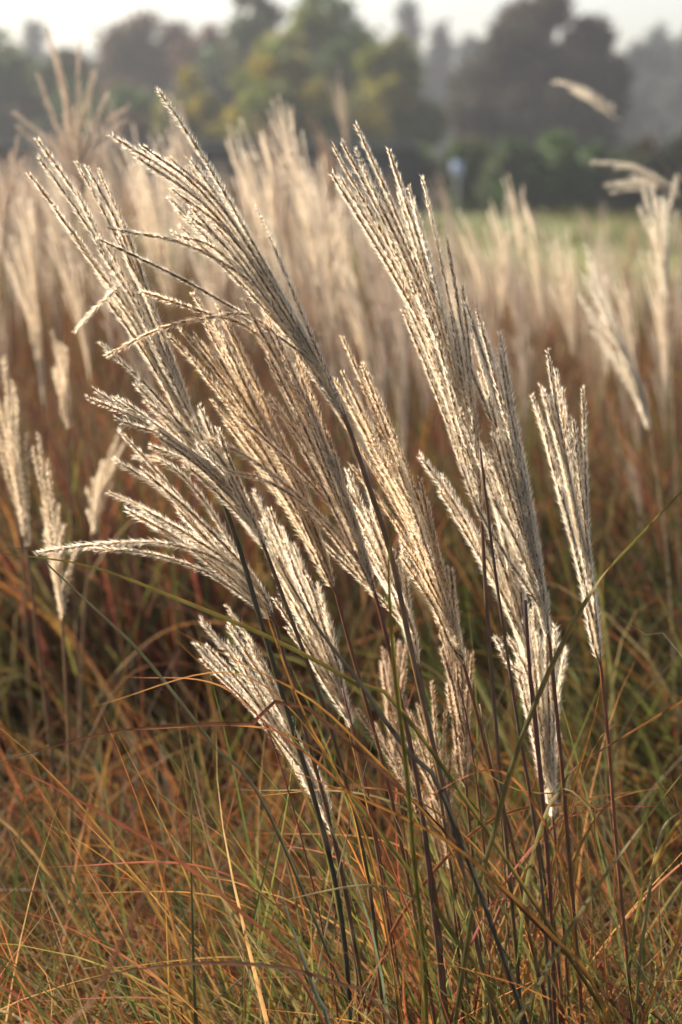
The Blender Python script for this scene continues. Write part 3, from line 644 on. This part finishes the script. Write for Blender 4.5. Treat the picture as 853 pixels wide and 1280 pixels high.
# prominent sharp leaf blades
BL = 'long sharp leaf blades'
SL = (0.045, 0.06, 0.05)
for (pts, w, c0, c1, d, lab) in [
    ([(590, 1140), (612, 1060), (642, 950), (690, 830), (745, 730), (795, 675), (860, 606), (900, 575)], .0066, GB, GT, 2.12, 'broad green blade with yellow edge sweeping up to the right edge'),
    ([(640, 1290), (662, 1250), (715, 1155), (780, 1060), (860, 958), (900, 915)], .0068, GB, (.07, .09, .03), 2.1, 'broad green blade with red edge in the lower right corner'),
    ([(520, 912), (439, 851), (375, 816), (326, 792), (220, 748), (110, 707), (0, 692), (-40, 690)], .0050, GB, GT, 2.14, 'olive green blade stretching left across the stems to the picture edge'),
    ([(340, 1025), (268, 933), (225, 877), (186, 828), (177, 816), (168, 807), (120, 762), (60, 706), (30, 678), (10, 686), (-20, 698)], .0044, (.075, .085, .055), (.10, .09, .05), 2.2, 'kinked grey green leaf folded down at the left edge'),
    ([(413, 907), (320, 905), (230, 907), (130, 917), (10, 950), (-30, 965)], .0045, (.10, .045, .03), (.12, .05, .03), 2.14, 'dark purple brown blade arching flat across the left'),
    ([(560, 1010), (511, 941), (477, 895), (452, 856), (400, 789), (385, 765), (349, 705), (330, 660)], .0055, SL, (.07, .06, .05), 2.1, 'slate dark blade slanting through the middle stems'),
    ([(533, 1290), (528, 1180), (518, 1080), (508, 960), (496, 860), (489, 780), (486, 700), (492, 624)], .0055, (.05, .10, .02), (.20, .15, .03), 2.08, 'upright green blade with yellow tip in the centre'),
    ([(470, 1100), (430, 985), (388, 909), (359, 842), (331, 762), (305, 685)], .0030, (.3, .17, .04), (.38, .19, .04), 2.13, 'thin amber blade along the thick green stem'),
    ([(575, 1090), (515, 1000), (450, 930), (385, 872), (300, 828), (240, 798), (215, 785)], .0028, (.26, .16, .04), (.42, .2, .05), 2.13, 'thin ochre blade slanting through the lower left plume'),
    ([(480, 1060), (420, 975), (333, 904), (279, 855), (225, 805), (215, 792), (222, 783), (232, 790)], .0022, (.24, .07, .03), (.32, .09, .04), 2.12, 'thin red blade curled at its tip on the left'),
    ([(380, 1230), (302, 1141), (202, 1061), (75, 988), (-20, 940)], .0045, (.12, .12, .04), (.34, .09, .05), 2.06, 'blade shading from green to coral red in the lower left'),
    ([(480, 1265), (428, 1232), (353, 1210), (252, 1204), (141, 1217), (60, 1240)], .0042, (.09, .05, .04), (.15, .08, .05), 2.02, 'dark arched blade near the bottom left edge'),
    ([(412, 1290), (398, 1250), (365, 1160), (346, 1088)], .0048, (.07, .09, .07), (.14, .16, .12), 2.03, 'short blue grey blade at the bottom left of centre'),
    ([(670, 1160), (686, 1105), (712, 1000), (742, 900), (752, 850)], .0045, (.24, .17, .04), (.44, .19, .04), 2.3, 'orange lit blade right of the brown sheathed stem'),
    ([(640, 1290), (560, 1160), (520, 1100), (430, 985), (372, 930), (330, 880)], .0050, (.12, .13, .03), (.22, .19, .04), 2.17, 'yellow green blade slanting below the purple arched blade'),
    ([(750, 1250), (700, 1180), (590, 1075), (520, 1030), (420, 985), (330, 950)], .0040, (.16, .13, .03), (.38, .16, .04), 2.08, 'orange green blade slanting low across the dark stems'),
    ([(800, 1290), (846, 1180), (860, 1120), (890, 1050)], .0040, (.3, .13, .03), (.42, .17, .04), 2.2, 'orange blade standing at the right bottom edge'),
    ([(690, 1140), (706, 1050), (722, 990), (745, 930), (770, 905), (790, 912)], .0030, (.36, .13, .04), (.44, .2, .08), 2.28, 'orange blade hooked over right of the dark stems'),
    ([(745, 1060), (735, 1000), (640, 985), (560, 930)], .0022, (.3, .2, .05), (.4, .22, .06), 2.2, 'fine ochre blade running flat under the pale plumes'),
    ([(860, 830), (810, 795), (775, 772), (755, 752)], .0013, (.42, .33, .2), (.5, .42, .28), 2.2, 'white thread like leaf curl beside the separate plume'),
    ([(60, 1330), (110, 1260), (170, 1140), (230, 1030), (280, 960)], .0050, (.20, .07, .04), (.26, .10, .05), 1.55, 'blurred rusty blade close to the camera at lower left')]:
    make_blade(pts, w, c0, c1, d, label=lab, group=BL)

# ------------------------------------------------------------------ blurred plumes behind
def coarse_panicle(r, nrac, L, spread, bend, wid=0.0042, droop=0.0):
    """one blurred plume: base at the origin, rising along +Z, leaning to -X; racemes of small tufts"""
    ac = Acc()
    for k in range(nrac):
        u = k / nrac * 0.45; p0 = np.array([-bend * u * u * L, 0, u * L])
        an = r.uniform(0, 6.28); s = spread * r.uniform(0.2, 1.0)
        Lr = L * r.uniform(0.55, 0.85) * (1 - 0.3 * u)
        tip = p0 + np.array([math.cos(an) * s * Lr - bend * Lr * 0.6, math.sin(an) * s * Lr, Lr * (1 - droop * s)])
        mid = (p0 + tip) / 2 + np.array([bend * Lr * .12, 0, Lr * 0.05])
        p = spline([p0, mid, tip], 34); t, a, b = frames(p)
        ids = np.repeat(np.arange(2, 34), 6); n = len(ids)
        ph = r.uniform(0, 6.28, n); o = a[ids] * np.cos(ph)[:, None] + b[ids] * np.sin(ph)[:, None]
        d = nrm(t[ids] + o * r.uniform(.2, .6, (n, 1))); sd = nrm(np.cross(d, o)) * 0.0009
        q = p[ids]; ln = r.uniform(.007, .012, (n, 1))
        v = np.stack([q - sd, q + sd, q + d * ln], 1).reshape(-1, 3)
        ac.add(v, np.arange(n * 3).reshape(-1, 3))
        ac.add(*tube(p, np.linspace(0.0013, .0007, 34), 4))
    return ac
protos = []
for k in range(7):
    r = np.random.default_rng(90 + k)
    v, f, m, _ = coarse_panicle(r, 12 + 2 * (k % 3), 0.30 + 0.02 * (k % 4), 0.16 + 0.04 * (k % 3), 0.15 + 0.08 * (k % 4)).get()
    sv_, sf_ = tube(spline([[0.16, 0.02, -1.6], [0.06, 0, -0.7], [0, 0, 0], [-0.01, 0, .12]], 16), np.linspace(.003, .0012, 16), 6)
    pm = [mesh('panicle', v, f, M[mm], smooth=False, link=False) for mm in ('field_plume', 'field_plume_tan', 'field_plume_pale')]
    sm = mesh('stem', sv_, sf_, M['field_stem'], link=False)
    protos.append((pm, sm))
base_panicle = coarse_panicle(np.random.default_rng(5), 8, 0.31, 0.2, 0.2).get()

def field_plume(x, y, z, rz, sc, k, tan, label, group, tilt=0.0):
    """z is the height of the plume base"""
    root = bpy.data.objects.new('field_plume', None); C.objects.link(root)
    root.location = (x, y, z); root.rotation_euler = (0, -tilt, rz); root.scale = (sc,) * 3
    tag(root, label, 'grass plume', group)
    pm, sm = protos[k]
    for nm, me in (('panicle', pm[tan]), ('stem', sm)):
        o = bpy.data.objects.new(nm, me); C.objects.link(o); o.parent = root
    return root

fr = np.random.default_rng(33)
cnt = 0
while cnt < 262:
    y = 4.5 + 5.2 * fr.random() ** 1.1; x = fr.uniform(-0.215, 0.215) * y
    px = x / y * FPX + 426
    left = px < 470
    if math.sin(x * 5.1 + 1.3) + math.sin(y * 3.3 + x * 2.0) + 0.8 * math.sin(x * 11 - y * 4) < fr.uniform(-1.6, .9): continue
    # height of the tips falls off to the right, where the meadow shows
    ztip = 1.42 - 0.33 * np.clip((px - 380) / 220, 0, 1) + fr.normal(0, 0.15)
    if not left and fr.random() < 0.2: continue
    sc = fr.uniform(0.7, 1.35)
    field_plume(x, y, ztip - 0.30 * sc, fr.normal(0, .5), sc, fr.integers(7), int(fr.random() < 0.3),
                'blurred feathery plume in the dense field left of the tall sheaf' if left else 'blurred feathery plume in the lower field right of the tall sheaf',
                'field plumes on the left' if left else 'field plumes on the right', tilt=fr.normal(0.05, .1))
    cnt += 1

fr = np.random.default_rng(34)
for (px, py, D) in [(350, 138, 4.5), (376, 212, 4.3), (298, 172, 4.9), (326, 188, 4.7), (396, 236, 4.5), (284, 262, 4.5), (168, 198, 5), (188, 216, 4.6), (206, 184, 5), (414, 262, 5), (640, 236, 5.2), (664, 272, 5.4), (702, 312, 5),
                    (816, 330, 4.6), (612, 276, 5.5), (18, 262, 4.4), (62, 252, 4.7), (126, 246, 4.8), (250, 306, 4.4), (444, 336, 5.2), (556, 336, 5), (590, 300, 5), (345, 300, 4.3), (90, 330, 4.5), (28, 340, 4.4), (365, 158, 4.8), (310, 230, 4.5), (742, 330, 5), (780, 350, 4.8)]:
    q = P(px, py, D); sc = fr.uniform(0.85, 1.15)
    field_plume(q[0] + .04, q[1], q[2] - 0.29 * sc, fr.normal(0, .4), sc, fr.integers(7), 2, 'larger pale blurred plume standing out bright before the field', 'bright plumes before the field', tilt=fr.normal(0.03, .07))
pv_, pf_ = base_panicle[0], base_panicle[1]; keepf = fr.random(len(pf_)) < 0.45; pf2 = pf_[keepf]
aa = Acc(); aa2 = Acc()
for k in range(1000):
    y = fr.uniform(7.5, 15); x = fr.uniform(-0.26, 0.26) * y; px = x / y * FPX + 426
    if px > 455 and fr.random() < .45: continue
    if math.sin(x * 3.1) + math.sin(y * 2.3 + x * 1.7) < fr.uniform(-1.8, .9): continue
    zt = 1.42 - 0.47 * np.clip((px - 380) / 220, 0, 1) + fr.normal(0, 0.13); an = fr.normal(0, .6); sc = fr.uniform(.9, 1.4)
    ca, sa = math.cos(an), math.sin(an); rot = np.array([[ca, -sa, 0], [sa, ca, 0], [0, 0, 1]])
    (aa if fr.random() < .7 else aa2).add(pv_ @ rot.T * sc + [x, y, zt - .3 * sc], pf2)
for ob in (aa.build('far_field_plumes', M['field_plume'], smooth=False), aa2.build('far_field_plumes', M['field_plume_tan'], smooth=False)): tag(ob, kind='stuff')

# distinct blurred plumes nearer the camera
def soft_plume(label, d, stem, tips, axis_top, warm=False, filler=4, fluff=1.1, group='blurred plumes beside the clump', rad=0.0024, scol=STEM_DARK, mats=None):
    return plume(label, d, stem, tips, axis_top, filler=filler, mats=mats or (('glume_red', 'hair_warm', 'rachis') if warm else ('glume', 'hair_warm', 'rachis')), scol=scol,
                 fluff=fluff, group=group, high=0.9, low=0.0, rad=rad, pitch=0.0046)
soft_plume('blurred plume cut by the left edge at mid height', 3.2, [(70, 1000), (45, 780), (34, 690)], [[(5, 450)], [(16, 480)], [(-4, 500)], [(22, 500)], [(-12, 470)], [(10, 560)]], (18, 570))
soft_plume('blurred upright plume with four stubby racemes near the left edge', 3.05, [(90, 1050), (84, 880), (78, 778)], [[(48, 545)], [(42, 562)], [(60, 578)], [(74, 634)], [(80, 660)], [(54, 640)]], (66, 660))
soft_plume('faint plume leaning right beside the lower left racemes', 3.6, [(100, 1000), (104, 800), (115, 672)], [[(152, 532)], [(140, 560)], [(146, 575)], [(130, 580)], [(118, 600)]], (128, 600))
soft_plume('faint slim upright plume above the two stubby left ones', 3.7, [(100, 900), (92, 700), (86, 540)], [[(66, 418)], [(74, 430)], [(80, 450)], [(70, 460)]], (80, 480))
soft_plume('blurred plume bending left over the reddish field at the right', 3.7, [(850, 1000), (836, 720), (814, 545)], [[(733, 310)], [(728, 345)], [(738, 400)], [(765, 425)], [(745, 360)], [(752, 400)], [(735, 330)], [(780, 450)]], (780, 450), filler=6, fluff=1.4, scol=((0.3, 0.22, 0.12), (0.4, 0.3, 0.18)), mats=('field_plume_tan', 'hair', 'field_stem'), rad=0.0011)
soft_plume('lone pale plume nodding before the dark oak', 5.6, [(880, 800), (872, 420), (845, 240), (800, 165), (777, 151)], [[(691, 103), (725, 110), (755, 128)], [(697, 101), (735, 114), (765, 134)], [(705, 104), (735, 118)], [(715, 112), (745, 126)]], (742, 122), filler=2, fluff=1.25, scol=((0.3, 0.22, 0.12), (0.4, 0.3, 0.18)), mats=('field_plume_tan', 'hair', 'field_stem'), rad=0.0011)
soft_plume('blurred plume arching in from the right edge above the meadow', 4.8, [(930, 800), (915, 400), (880, 272), (852, 244)], [[(741, 203), (785, 206), (820, 222)], [(758, 232), (795, 226), (825, 232)], [(770, 210), (800, 212)], [(765, 240), (800, 236)], [(790, 206), (820, 220)]], (812, 222), filler=2, fluff=1.2, scol=((0.3, 0.22, 0.12), (0.4, 0.3, 0.18)), mats=('field_plume_tan', 'hair', 'field_stem'), rad=0.0011)
soft_plume('pinkish upright plume at the right edge below the arching one', 4.3, [(860, 900), (845, 600), (836, 380)], [[(806, 240)], [(815, 236)], [(822, 250)], [(800, 262)], [(830, 262)], [(846, 222)]], (822, 300), filler=5, fluff=1.5, scol=((0.3, 0.22, 0.12), (0.4, 0.3, 0.18)), mats=('field_plume_tan', 'hair', 'field_stem'), rad=0.0011)
soft_plume('tall rusty reed plume with splayed branches at the upper left', 4.4, [(150, 1000), (125, 700), (112, 420), (104, 262)],
           [[(60, 36), (84, 140)], [(68, 60), (88, 150)], [(100, 52), (95, 150)], [(48, 96), (80, 180)], [(158, 134), (115, 170)], [(155, 152), (118, 185)], [(20, 142), (70, 185)], [(116, 92), (100, 170)], [(24, 160), (70, 200)], [(82, 110), (90, 190)], [(140, 175), (112, 205)]], (92, 150), filler=6, fluff=1.5, rad=.003, scol=((0.2, 0.12, 0.06), (0.3, 0.17, 0.08)), mats=('glume_red', 'field_plume', 'rachis'))
soft_plume('rusty plume at the left edge below the splayed reed', 4.0, [(40, 900), (20, 600), (4, 330)], [[(22, 172), (10, 230)], [(14, 190)], [(-6, 200)], [(28, 200)], [(0, 230)]], (4, 260), rad=.003, scol=((0.2, 0.12, 0.06), (0.3, 0.17, 0.08)), mats=('glume_red', 'field_plume', 'rachis'))
